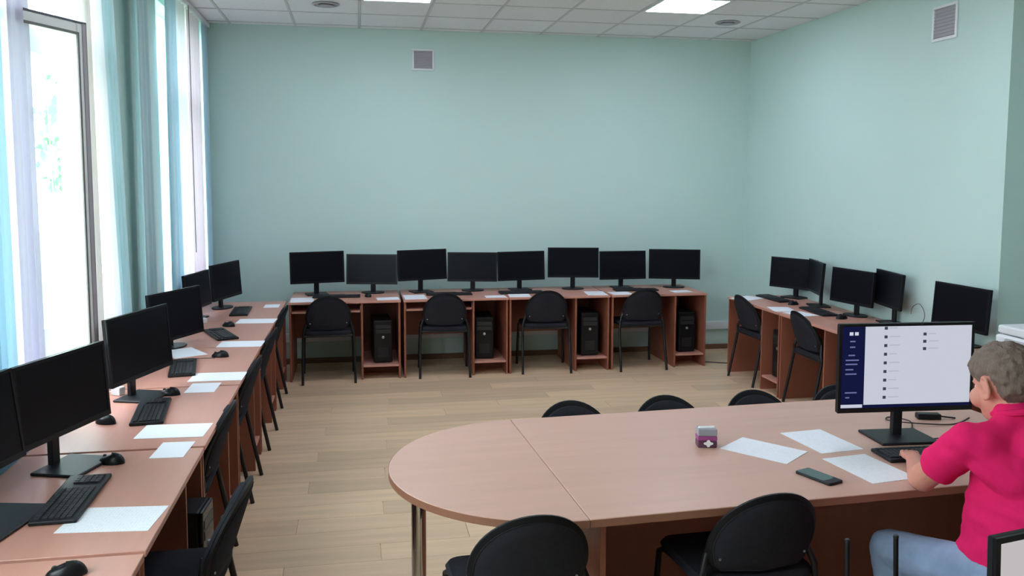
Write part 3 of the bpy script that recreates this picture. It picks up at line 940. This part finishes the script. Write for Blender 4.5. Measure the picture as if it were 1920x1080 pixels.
def cable(label, pts, r=0.0028, material='cable_black', nm='cable'):
    # smooth the polyline
    P = [Vector(p) for p in pts]
    out = []
    for i in range(len(P) - 1):
        p0, p1, p2, p3 = P[max(0, i - 1)], P[i], P[i + 1], P[min(len(P) - 1, i + 2)]
        for k in range(8):
            s = k / 8
            out.append(0.5 * ((2 * p1) + (p2 - p0) * s + (2 * p0 - 5 * p1 + 4 * p2 - p3) * s * s + (3 * p1 - p0 - 3 * p2 + p3) * s ** 3))
    out.append(P[-1])
    o = part(nm, None, lambda m: m.tube(out, r, 6), material, None, smooth=True)
    return tag(o, label, 'cable')
zc_ = TOPZ + 0.0032
cable('looped black cable behind the lit monitor on the oval table', [(2.42, 3.36, zc_), (2.50, 3.40, zc_), (2.58, 3.52, zc_), (2.53, 3.60, zc_), (2.48, 3.54, zc_ + .004), (2.58, 3.46, zc_ + .006), (2.75, 3.44, zc_), (2.90, 3.52, zc_)])
cable('black cable curving right of the monitor base on the oval table', [(2.46, 3.26, zc_), (2.55, 3.26, zc_), (2.62, 3.30, zc_), (2.75, 3.36, zc_), (2.88, 3.30, zc_)], 0.0025)
t = thing('power_adapter', 'black power adapter lying behind the lit monitor', 'adapter', (2.70, 3.55, TOPZ), R(-15))
part('body', None, lambda m: m.box(-0.055, 0.055, -0.023, 0.023, 0.0, 0.028), 'black_plastic', t, bevel=0.006, seg=2)
part('plug_lead', None, lambda m: m.tube([(0.055, 0, 0.014), (0.09, 0.0, 0.010), (0.13, 0.01, 0.004)], 0.004, 8), 'black_plastic', t, smooth=True)
cable('thin cable at the near window keyboard', [(-1.07, 3.36, zc_), (-1.10, 3.42, zc_), (-1.12, 3.50, zc_), (-1.20, 3.56, zc_)], 0.002)
cable('thin mouse cable lying on the window row by the lone mouse', [(-0.90, 5.55, zc_), (-0.98, 5.55, zc_), (-1.12, 5.54, zc_), (-1.28, 5.52, zc_)], 0.002)
cable('looped cable standing by the wall behind the right-wall monitors', [(4.21, 5.80, zc_), (4.22, 5.68, 0.80), (4.22, 5.64, 0.88), (4.22, 5.70, 0.95), (4.22, 5.78, 0.92), (4.22, 5.80, 0.86)], 0.003, 'cable_grey')
cable('black cable on the floor between back and right desks', [(3.46, 8.14, 0.004), (3.58, 8.10, 0.004), (3.75, 8.02, 0.004), (3.95, 8.05, 0.004), (4.05, 8.30, 0.004)], 0.006)
t = thing('power_adapter', 'small white power adapter beside a window-row monitor base', 'adapter', (-1.255, 4.69, TOPZ), R(60))
part('body', None, lambda m: m.box(-0.022, 0.022, -0.030, 0.030, 0.0, 0.045), 'white_plastic', t, bevel=0.006, seg=2)
part('lead', None, lambda m: m.tube([(0, 0.03, 0.02), (0, 0.06, 0.01), (0.01, 0.10, 0.004)], 0.003, 6), 'white_plastic', t)
t = thing('power_adapter', 'small white power adapter before the farthest window monitors', 'adapter', (-1.20, 6.93, TOPZ), R(20))
part('body', None, lambda m: m.box(-0.022, 0.022, -0.030, 0.030, 0.0, 0.040), 'white_plastic', t, bevel=0.006, seg=2)
part('lead', None, lambda m: m.tube([(0, 0.03, 0.02), (0, 0.06, 0.01), (0.01, 0.10, 0.004)], 0.003, 6), 'white_plastic', t)

# printer on the right-wall desk
t = thing('printer', 'white printer at the right edge, behind the grey-haired head', 'printer', (3.97, 4.21, TOPZ), R(-90))
part('body', None, lambda m: m.box(-0.21, 0.21, -0.18, 0.18, 0.0, 0.225), 'white_plastic', t, bevel=0.015, seg=2)
part('scanner_lid', None, lambda m: m.box(-0.205, 0.205, -0.17, 0.175, 0.230, 0.280), 'white_plastic', t, bevel=0.012, seg=2)
part('control_panel', None, lambda m: m.box(-0.12, 0.12, -0.195, -0.175, 0.15, 0.21), 'grey_grille', t, bevel=0.004)
part('paper_tray', None, lambda m: m.box(-0.12, 0.12, -0.26, -0.17, 0.03, 0.042), 'grey_plastic', t, bevel=0.003)

# ------------------------------------------------------------------ chairs (local: faces +y, origin on the floor)
def backrest_outline(sc_=1.0):
    pts = []
    a, b, zc, z0 = 0.210 * sc_, 0.225, 0.60, 0.505
    n = 26
    for i in range(n + 1):
        th = PI * i / n
        c, s = math.cos(th), math.sin(th)
        e = 2 / 2.06
        pts.append((a * math.copysign(abs(c) ** e, c), zc + b * sc_ * abs(s) ** e))
    pts += [(-0.200 * sc_, 0.56), (-0.188 * sc_, z0 + 0.018), (-0.165 * sc_, z0), (0, z0 - 0.004), (0.165 * sc_, z0), (0.188 * sc_, z0 + 0.018), (0.200 * sc_, 0.56)]
    return pts
def back_y(x, z):
    return -0.205 - (z - 0.50) * 0.33 + 0.042 * (x / 0.2) ** 2
def back_pad(m, sc_, f0, f1):
    """curved slab following back_y between the depths f0 and f1"""
    o = backrest_outline(sc_)
    o = [(x, 0.655 + (z - 0.655) * (1 if sc_ == 1 else 0.97)) for x, z in o]
    n = len(o)
    rings = [1.0, 0.93, 0.7, 0.4]
    for side, f in ((0, f0), (1, f1)):
        for k in rings:
            ff = f if k < 1 else f + (0.006 if side == 0 else -0.006)
            for x, z in o:
                xx, zz = x * k, 0.64 + (z - 0.64) * k
                m.v.append((xx, back_y(xx, zz) + ff, zz))
        m.v.append((0, back_y(0, 0.64) + f, 0.64))
    R_ = len(rings)
    S = R_ * n + 1
    for side in (0, 1):
        b = side * S
        for j in range(R_ - 1):
            for i in range(n):
                i2 = (i + 1) % n
                m.f.append((b + j * n + i, b + j * n + i2, b + (j + 1) * n + i2, b + (j + 1) * n + i))
        for i in range(n):
            m.f.append((b + (R_ - 1) * n + i, b + (R_ - 1) * n + (i + 1) % n, b + S - 1))
    for i in range(n):
        i2 = (i + 1) % n
        m.f.append((i, i2, S + i2, S + i))

def seat_fn(m):
    def rr(hx, hy, r):
        o = []
        for cx_, cy_, a0 in ((hx - r, hy - r, 0), (-hx + r, hy - r, 90), (-hx + r, -hy + r, 180), (hx - r, -hy + r, 270)):
            for i in range(6):
                a = R(a0 + 18 * i)
                o.append((cx_ + r * math.cos(a), cy_ + r * math.sin(a)))
        return o
    L = [(0.205, 0.185, 0.05, 0.438), (0.228, 0.208, 0.06, 0.448), (0.232, 0.212, 0.06, 0.468), (0.222, 0.202, 0.06, 0.485), (0.16, 0.14, 0.05, 0.492)]
    n = 24
    for hx, hy, r, z in L:
        m.v += [(x, y, z - (0.012 * max(0, y / 0.2) ** 2 if z > 0.46 else 0)) for x, y in rr(hx, hy, r)]
    for j in range(len(L) - 1):
        for i in range(n):
            i2 = (i + 1) % n
            m.f.append((j * n + i, j * n + i2, (j + 1) * n + i2, (j + 1) * n + i))
    m.f.append(tuple(range(n))[::-1])
    m.f.append(tuple((len(L) - 1) * n + i for i in range(n)))

def chair(label, group, x, y, rz, back=True):
    t = thing('office_chair', label, 'chair', (x, y, 0), rz, group)
    part('seat', 'ch_seat', seat_fn, 'chair_cloth', t, smooth=True)
    if back:
        part('backrest', 'ch_shell', lambda m: back_pad(m, 1.0, -0.014, 0.008), 'black_shell', t, smooth=True)
        part('back_cushion', 'ch_cush', lambda m: back_pad(m, 0.92, 0.006, 0.030), 'chair_cloth', t, smooth=True)
        part('back_cover', 'ch_cover', lambda m: back_pad(m, 0.92, -0.019, -0.012), 'chair_cloth', t, smooth=True)
        for sx in (-1, 1):
            part('bolt', 'ch_bolt', lambda m: m.lathe([(0.005, 0), (0.005, 0.003), (0.003, 0.004)], 10), 'steel_bolt', t, loc=(sx * 0.165, back_y(0.165, 0.56) - 0.019, 0.56), rot=(R(90), 0, 0))
    for sx in (-1, 1):
        part('front_leg', 'ch_fl%d' % sx, lambda m: m.tube([(sx * 0.238, 0.215, 0.0), (sx * 0.232, 0.20, 0.25), (sx * 0.226, 0.185, 0.42), (sx * 0.215, 0.160, 0.438), (sx * 0.205, 0.05, 0.440)], 0.0125, 10), 'chair_tube', t, smooth=True)
        if back:
            up = [(sx * 0.238, -0.275, 0.0), (sx * 0.234, -0.225, 0.25), (sx * 0.230, -0.190, 0.44), (sx * 0.222, -0.195, 0.50), (sx * 0.200, -0.178, 0.56), (sx * 0.180, -0.185, 0.62)]
            part('rear_leg', 'ch_rl%d' % sx, lambda m: m.tube(up, 0.0125, 10), 'chair_tube', t, smooth=True)
        else:
            part('rear_leg', 'ch_rn%d' % sx, lambda m: m.tube([(sx * 0.150, -0.275, 0.0), (sx * 0.120, -0.245, 0.30), (sx * 0.086, -0.240, 0.46), (sx * 0.083, -0.250, 0.62), (sx * 0.082, -0.260, 0.80)], 0.0078, 10), 'chair_tube', t, smooth=True)
            part('post_cap', 'ch_cap', lambda m: m.lathe([(0.008, -0.004), (0.0085, 0), (0.0085, 0.004), (0.005, 0.007)], 12), 'grey_plastic', t, loc=(sx * 0.082, -0.260, 0.80))
    part('seat_rail', 'ch_rail', lambda m: (m.tube([(-0.205, 0.16, 0.438), (0.205, 0.16, 0.438)], 0.011, 8), m.tube([(-0.215, -0.19, 0.438), (0.215, -0.19, 0.438)], 0.011, 8)), 'chair_tube', t, smooth=True)
    return t
g = 'black chairs at the back desks'
chair('black chair at the leftmost back desk', g, -0.275, 8.085, R(2))
chair('black chair at the second back desk from the left', g, 0.825, 8.14, R(-3))
chair('black chair at the third back desk from the left', g, 1.825, 8.15, R(-4))
chair('black chair at the rightmost back desk', g, 2.775, 8.11, R(1))
g = 'black chairs at the oval table'
chair('near black chair at the rounded end of the oval table', g, 0.545, 2.872, R(2))
chair('black chair on the near side, between rounded end and person', g, 1.405, 2.912, R(2))
chair('leftmost chair top behind the oval table', g, 1.045, 3.70, R(182)).scale.z = 0.962
chair('second chair top from the left behind the oval table', g, 1.545, 3.72, R(181)).scale.z = 0.962
chair('third chair top from the left behind the oval table', g, 2.045, 3.745, R(182)).scale.z = 0.962
chair('rightmost chair top behind the oval table, beside the lit monitor', g, 2.54, 3.77, R(181)).scale.z = 0.962
g = 'black chairs at the window desks'
chair('near black chair pulled out at the window row', g, -0.700, 3.07, R(88))
chair('second black chair counted along the window row', g, -0.905, 4.16, R(91))
chair('third black chair counted along the window row', g, -0.895, 5.22, R(90))
chair('fourth black chair counted along the window row', g, -0.890, 6.20, R(89))
chair('farthest black chair of the window row', g, -0.900, 7.29, R(90))
g = 'black chairs at the right-wall desks'
chair('farther black chair at the right-wall desks', g, 3.800, 7.275, R(-88))
chair('nearer black chair at the right-wall desks', g, 3.835, 6.285, R(-92))
chair('black chair frame without backrest, two bare posts at bottom right', None, 1.545, 2.00, R(180), back=False)
chair('black chair under the person in the pink shirt', None, 2.20, 2.33, R(-2))

# the near monitor at the bottom right corner and its desk
desk('beech desk below the bottom right corner of the photo', None, (1.22, 1.30, 0), 0, 1.2, 0.60, 0.80)
NM = monitor('black framed lit monitor at the bottom right corner', None, 1.600, 1.572, 0.979, 10.5, 0.52, asp=0.59, tilt=2, on='screen_grey', basew=0.2)

# ------------------------------------------------------------------ person in pink, seated at the table
PX, PY = 2.165, 2.37
pe = thing('person', 'person with short grey hair, pink shirt and jeans, typing', 'person', (PX, PY, 0), 0)

def remeshed(name, fn, material, parent, voxel=0.008, smooth=6):
    mb = MB()
    fn(mb)
    me = to_mesh(mb, name)
    o = bpy.data.objects.new(name, me)
    COL.objects.link(o)
    md = o.modifiers.new('remesh', 'REMESH')
    md.mode = 'VOXEL'
    md.voxel_size = voxel
    ms = o.modifiers.new('smooth', 'SMOOTH')
    ms.factor = 0.5
    ms.iterations = smooth
    bpy.context.view_layer.update()
    dg = bpy.context.evaluated_depsgraph_get()
    me2 = bpy.data.meshes.new_from_object(o.evaluated_get(dg))
    o.modifiers.clear()
    o.data = me2
    me2.name = name
    me2.materials.clear()
    me2.materials.append(MATS[material])
    for p in me2.polygons:
        p.use_smooth = True
    o.parent = parent
    return o

W = lambda x, y, z: (x - PX, y - PY, z)
HIPL, HIPR = W(2.075, 2.35, 0.57), W(2.265, 2.36, 0.57)
KNEEL, KNEER = W(1.975, 2.775, 0.505), W(2.33, 2.70, 0.49)
ANKL, ANKR = W(1.985, 2.72, 0.10), W(2.34, 2.74, 0.10)
SHL, SHR = W(1.995, 2.415, 1.030), W(2.36, 2.40, 1.040)
ELL, ELR = W(1.985, 2.625, 0.835), W(2.52, 2.60, 0.84)
WRL, WRR = W(2.155, 2.905, 0.800), W(2.50, 2.86, 0.800)
NECK0, NECK1 = W(2.165, 2.395, 1.075), W(2.150, 2.425, 1.17)
HEADC = Vector(W(2.145, 2.450, 1.212))
HYAW, HPITCH = R(7), R(-17)      # turned a little to its left, looking slightly down
HM = Matrix.Translation(HEADC) @ Matrix.Rotation(HYAW, 4, 'Z') @ Matrix.Rotation(HPITCH, 4, 'X') @ Matrix.Scale(1.10, 4)
hp = lambda x, y, z: tuple(HM @ Vector((x, y, z)))

def hand(m, wr, direction, side):
    """palm, four fingers of different length with bends, thumb from the palm's side"""
    w = Vector(wr)
    d = Vector(direction).normalized()
    up = Vector((0, 0, 1))
    lat = d.cross(up).normalized() * side      # towards the thumb
    pc = w + d * 0.05 + up * -0.004
    m.capsule(w + d * 0.01, pc + d * 0.02, (0.030, 0.018), (0.038, 0.016), 12)
    for i, (off, L) in enumerate(((0.028, 0.070), (0.010, 0.080), (-0.009, 0.074), (-0.027, 0.058))):
        p0 = pc + d * 0.022 + lat * off
        p1 = p0 + d * L * 0.48 + up * 0.010
        p2 = p1 + d * L * 0.30 - up * 0.012
        p3 = p2 + d * L * 0.16 - up * 0.014
        m.capsule(p0, p1, 0.0095, 0.0088, 8); m.capsule(p1, p2, 0.0088, 0.008, 8); m.capsule(p2, p3, 0.008, 0.0068, 8)
    t0 = w + d * 0.028 + lat * 0.026
    t1 = t0 + d * 0.030 + lat * 0.022 - up * 0.006
    t2 = t1 + d * 0.030 + lat * 0.006 - up * 0.008
    m.capsule(t0, t1, 0.012, 0.0105, 8); m.capsule(t1, t2, 0.0105, 0.008, 8)

def body(m):
    # head: cranium, face, jaw, nose, brow, ears
    def hball(c, r, n=18, k=12):
        q = MB(); q.ball((0, 0, 0), r, n, k)
        b = len(m.v)
        m.v += [tuple(HM @ (Vector(v) + Vector(c))) for v in q.v]
        m.f += [tuple(b + i for i in f) for f in q.f]
    hball((0, -0.012, 0.025), (0.075, 0.096, 0.090))
    hball((0, 0.028, -0.030), (0.062, 0.066, 0.080))
    hball((0, 0.045, -0.078), (0.042, 0.044, 0.036))
    hball((0, 0.072, 0.016), (0.046, 0.014, 0.012))
    m.capsule(hp(0, 0.088, 0.005), hp(0, 0.101, -0.030), 0.009, 0.013, 10)
    hball((0, 0.090, -0.062), (0.024, 0.010, 0.010))
    for s in (-1, 1):
        hball((s * 0.042, 0.062, -0.034), (0.028, 0.026, 0.032))
        # ear: rim ring + lobe
        pts = [hp(s * (0.072 + 0.014 * (0.5 + 0.5 * math.cos(a))), -0.004 - 0.019 * math.cos(a) , -0.006 + 0.032 * math.sin(a)) for a in [R(-95 + 20 * i) for i in range(14)]]
        m.tube(pts, 0.0062, 8)
        hball((s * 0.074, -0.004, -0.008), (0.006, 0.016, 0.026), 10, 8)
        hball((s * 0.076, 0.006, -0.036), (0.008, 0.010, 0.010), 10, 8)
    m.capsule(NECK0, hp(0, -0.02, -0.06), (0.058, 0.060), (0.055, 0.055), 16)
    # trunk
    m.capsule(W(2.165, 2.36, 0.60), W(2.165, 2.355, 0.86), (0.150, 0.105), (0.150, 0.108), 18)
    m.capsule(W(2.165, 2.36, 0.86), W(2.17, 2.385, 1.03), (0.150, 0.105), (0.145, 0.085), 18)
    m.capsule(SHL, SHR, 0.052, 0.052, 12)
    for sh, el, wr in ((SHL, ELL, WRL), (SHR, ELR, WRR)):
        m.capsule(sh, el, 0.050, 0.048, 14)
        m.capsule(el, wr, 0.050, 0.029, 14)
    hand(m, WRL, Vector((0.45, 0.9, -0.10)), 1)
    hand(m, WRR, Vector((-0.15, 0.95, -0.10)), -1)
    for hip, kn, an in ((HIPL, KNEEL, ANKL), (HIPR, KNEER, ANKR)):
        m.capsule(hip, kn, 0.075, 0.052, 14)
        m.capsule(kn, an, 0.050, 0.034, 14)
        a = Vector(an)
        m.capsule(a + Vector((0, -0.02, -0.05)), a + Vector((0, 0.15, -0.065)), (0.034, 0.028), (0.034, 0.020), 12)
bo = remeshed('body', body, 'skin', pe, 0.005, 3)

def shirt(m):
    m.capsule(W(2.155, 2.352, 0.56), W(2.155, 2.345, 0.80), (0.218, 0.155), (0.205, 0.148), 24)
    m.tube([W(2.150, 2.375, 0.455), W(2.150, 2.375, 0.47), W(2.152, 2.37, 0.54), W(2.155, 2.352, 0.66)], [(0.222, 0.180), (0.232, 0.190), (0.228, 0.182), (0.210, 0.152)], 24)
    m.capsule(W(2.155, 2.345, 0.80), W(2.168, 2.375, 1.00), (0.205, 0.148), (0.175, 0.112), 24)
    m.capsule(W(2.03, 2.39, 1.02), W(2.32, 2.39, 1.025), 0.076, 0.076, 16)
    m.capsule(W(2.10, 2.385, 1.075), W(2.23, 2.385, 1.075), 0.055, 0.055, 16)
    m.capsule(W(2.160, 2.39, 1.08), W(2.155, 2.40, 1.125), (0.076, 0.080), (0.068, 0.072), 16)
    m.capsule(W(2.04, 2.37, 0.985), W(2.09, 2.30, 0.93), 0.072, 0.075, 14)
    m.capsule(W(2.29, 2.37, 0.985), W(2.24, 2.30, 0.93), 0.072, 0.075, 14)
    m.capsule(W(2.10, 2.315, 0.955), W(2.23, 2.315, 0.955), 0.082, 0.082, 14)
    m.capsule(W(2.12, 2.375, 1.075), W(2.02, 2.395, 1.035), 0.050, 0.064, 14)
    for sh, el in ((SHL, ELL), (SHR, ELR)):
        s, e = Vector(sh), Vector(el)
        k = s + (e - s) * 0.63
        m.capsule(s, s + (e - s) * 0.42, 0.068, 0.068, 18)
        d = (e - s).normalized()
        m.tube([s + (e - s) * 0.30, s + (e - s) * 0.55, k, k + d * 0.010], [0.064, 0.066, 0.068, 0.065], 18)
sh_ = remeshed('shirt', shirt, 'pink_cotton', pe, 0.007, 9)
_nn = [v.normal.copy() for v in sh_.data.vertices]
for v in sh_.data.vertices:      # soft cloth folds
    c = v.co
    t_ = max(0.0, min(1.0, (1.08 - c.z) / 0.25))
    f = noise.noise(Vector((c.x * 3.0 + c.y * 3.0 + 5, c.y * 3.0, c.z * 17 + c.x * 9))) * 0.010 + noise.noise(Vector((c.x * 9, c.y * 9, c.z * 34 + c.x * 16))) * 0.004
    v.co = c + _nn[v.index] * f * (0.35 + 0.65 * t_)
sh_['label'] = 'pink short-sleeved shirt'
def collar(m):
    q = []
    for i in range(21):
        a = 2 * PI * i / 20
        q.append((-0.004 + 0.070 * math.cos(a), 0.028 + 0.074 * math.sin(a), 1.128 - 0.022 * math.sin(a)))
    m.tube(q, (0.012), 8)
co = part('collar', None, collar, 'pink_cotton', sh_, smooth=True)

def jeans(m):
    m.capsule(W(2.09, 2.345, 0.575), W(2.24, 2.345, 0.575), 0.115, 0.115, 18)
    for hip, kn, an in ((HIPL, KNEEL, ANKL), (HIPR, KNEER, ANKR)):
        m.capsule(hip, kn, 0.098, 0.075, 18)
        a = Vector(kn) + (Vector(an) - Vector(kn)) * 0.97
        m.capsule(kn, a, 0.073, 0.062, 18)
je = remeshed('jeans', jeans, 'blue_denim', pe, 0.008, 3)
_nn = [v.normal.copy() for v in je.data.vertices]
for v in je.data.vertices:
    c = v.co
    v.co = c + _nn[v.index] * (noise.noise(Vector((c.x * 14, c.y * 7, c.z * 14))) * 0.008 + noise.noise(Vector((c.x * 30, c.y * 16, c.z * 30))) * 0.003)
je['label'] = 'faded blue jeans'
for an in (ANKL, ANKR):
    def shoe(m):
        a = Vector(an)
        m.capsule(a + Vector((0, -0.025, -0.055)), a + Vector((0, 0.16, -0.062)), (0.044, 0.042), (0.046, 0.034), 14)
    remeshed('shoe', shoe, 'shoe_leather', pe, 0.008, 2)

def hair(m):
    n, k = 128, 64
    b = len(m.v)
    for j in range(k + 1):
        th = -PI / 2 + PI * j / k
        for i in range(n):
            a = 2 * PI * i / n
            d = Vector((math.cos(th) * math.cos(a), math.cos(th) * math.sin(a), math.sin(th)))
            base = Vector((d.x * 0.075, -0.012 + d.y * 0.096, 0.025 + d.z * 0.090))
            # hair line: forehead high in front, low at the nape, around the ears
            front = d.y
            if front > 0.60: lim = 0.0
            elif front > 0.22: lim = -0.30 + (front - 0.22) / 0.38 * 0.30
            elif front > -0.10: lim = 0.02 - 0.32 * max(0.0, (front - 0.06) / 0.16)
            else: lim = max(-0.80, 0.02 + (front + 0.10) / 0.20 * 0.82)
            k_ = max(0.0, min(1.0, (d.z - lim) / 0.30))
            top = max(0.0, min(1.0, (d.z + 0.15) / 0.6))
            lift = 1.00 + 0.055 * k_ + 0.095 * top * k_ ** 0.5 + 0.05 * max(0, front) * top
            tuft = noise.noise(Vector((d.x * 6 + 3, d.y * 4, d.z * 6))) * 0.07 + abs(noise.noise(Vector((d.x * 34, d.y * 34, d.z * 5)))) * 0.055
            f = (lift + tuft * k_) if k_ > 0 else 0.86
            c0 = Vector((0, -0.012, 0.025))
            v = c0 + (base - c0) * f
            if front < -0.2 and d.z < -0.4:
                v.z -= 0.012
            m.v.append(tuple(HM @ v))
    for j in range(k):
        for i in range(n):
            i2 = (i + 1) % n
            m.f.append((b + j * n + i, b + j * n + i2, b + (j + 1) * n + i2, b + (j + 1) * n + i))
ha = part('hair', None, hair, 'grey_hair', pe, smooth=True)
ha['label'] = 'short grey-brown hair'
for s in (-1, 1):
    e = part('eye', None, lambda m: m.ball(hp(s * 0.030, 0.068, -0.002), 0.0125, 14, 10), 'eye_white', pe, smooth=True)
    part('iris', None, lambda m: m.ball(hp(s * 0.030, 0.0785, -0.002), 0.0045, 10, 8), 'eye_dark', e, smooth=True)
part('lips', None, lambda m: m.capsule(hp(-0.016, 0.094, -0.060), hp(0.016, 0.094, -0.060), 0.005, 0.005, 8), 'lip', pe, smooth=True)
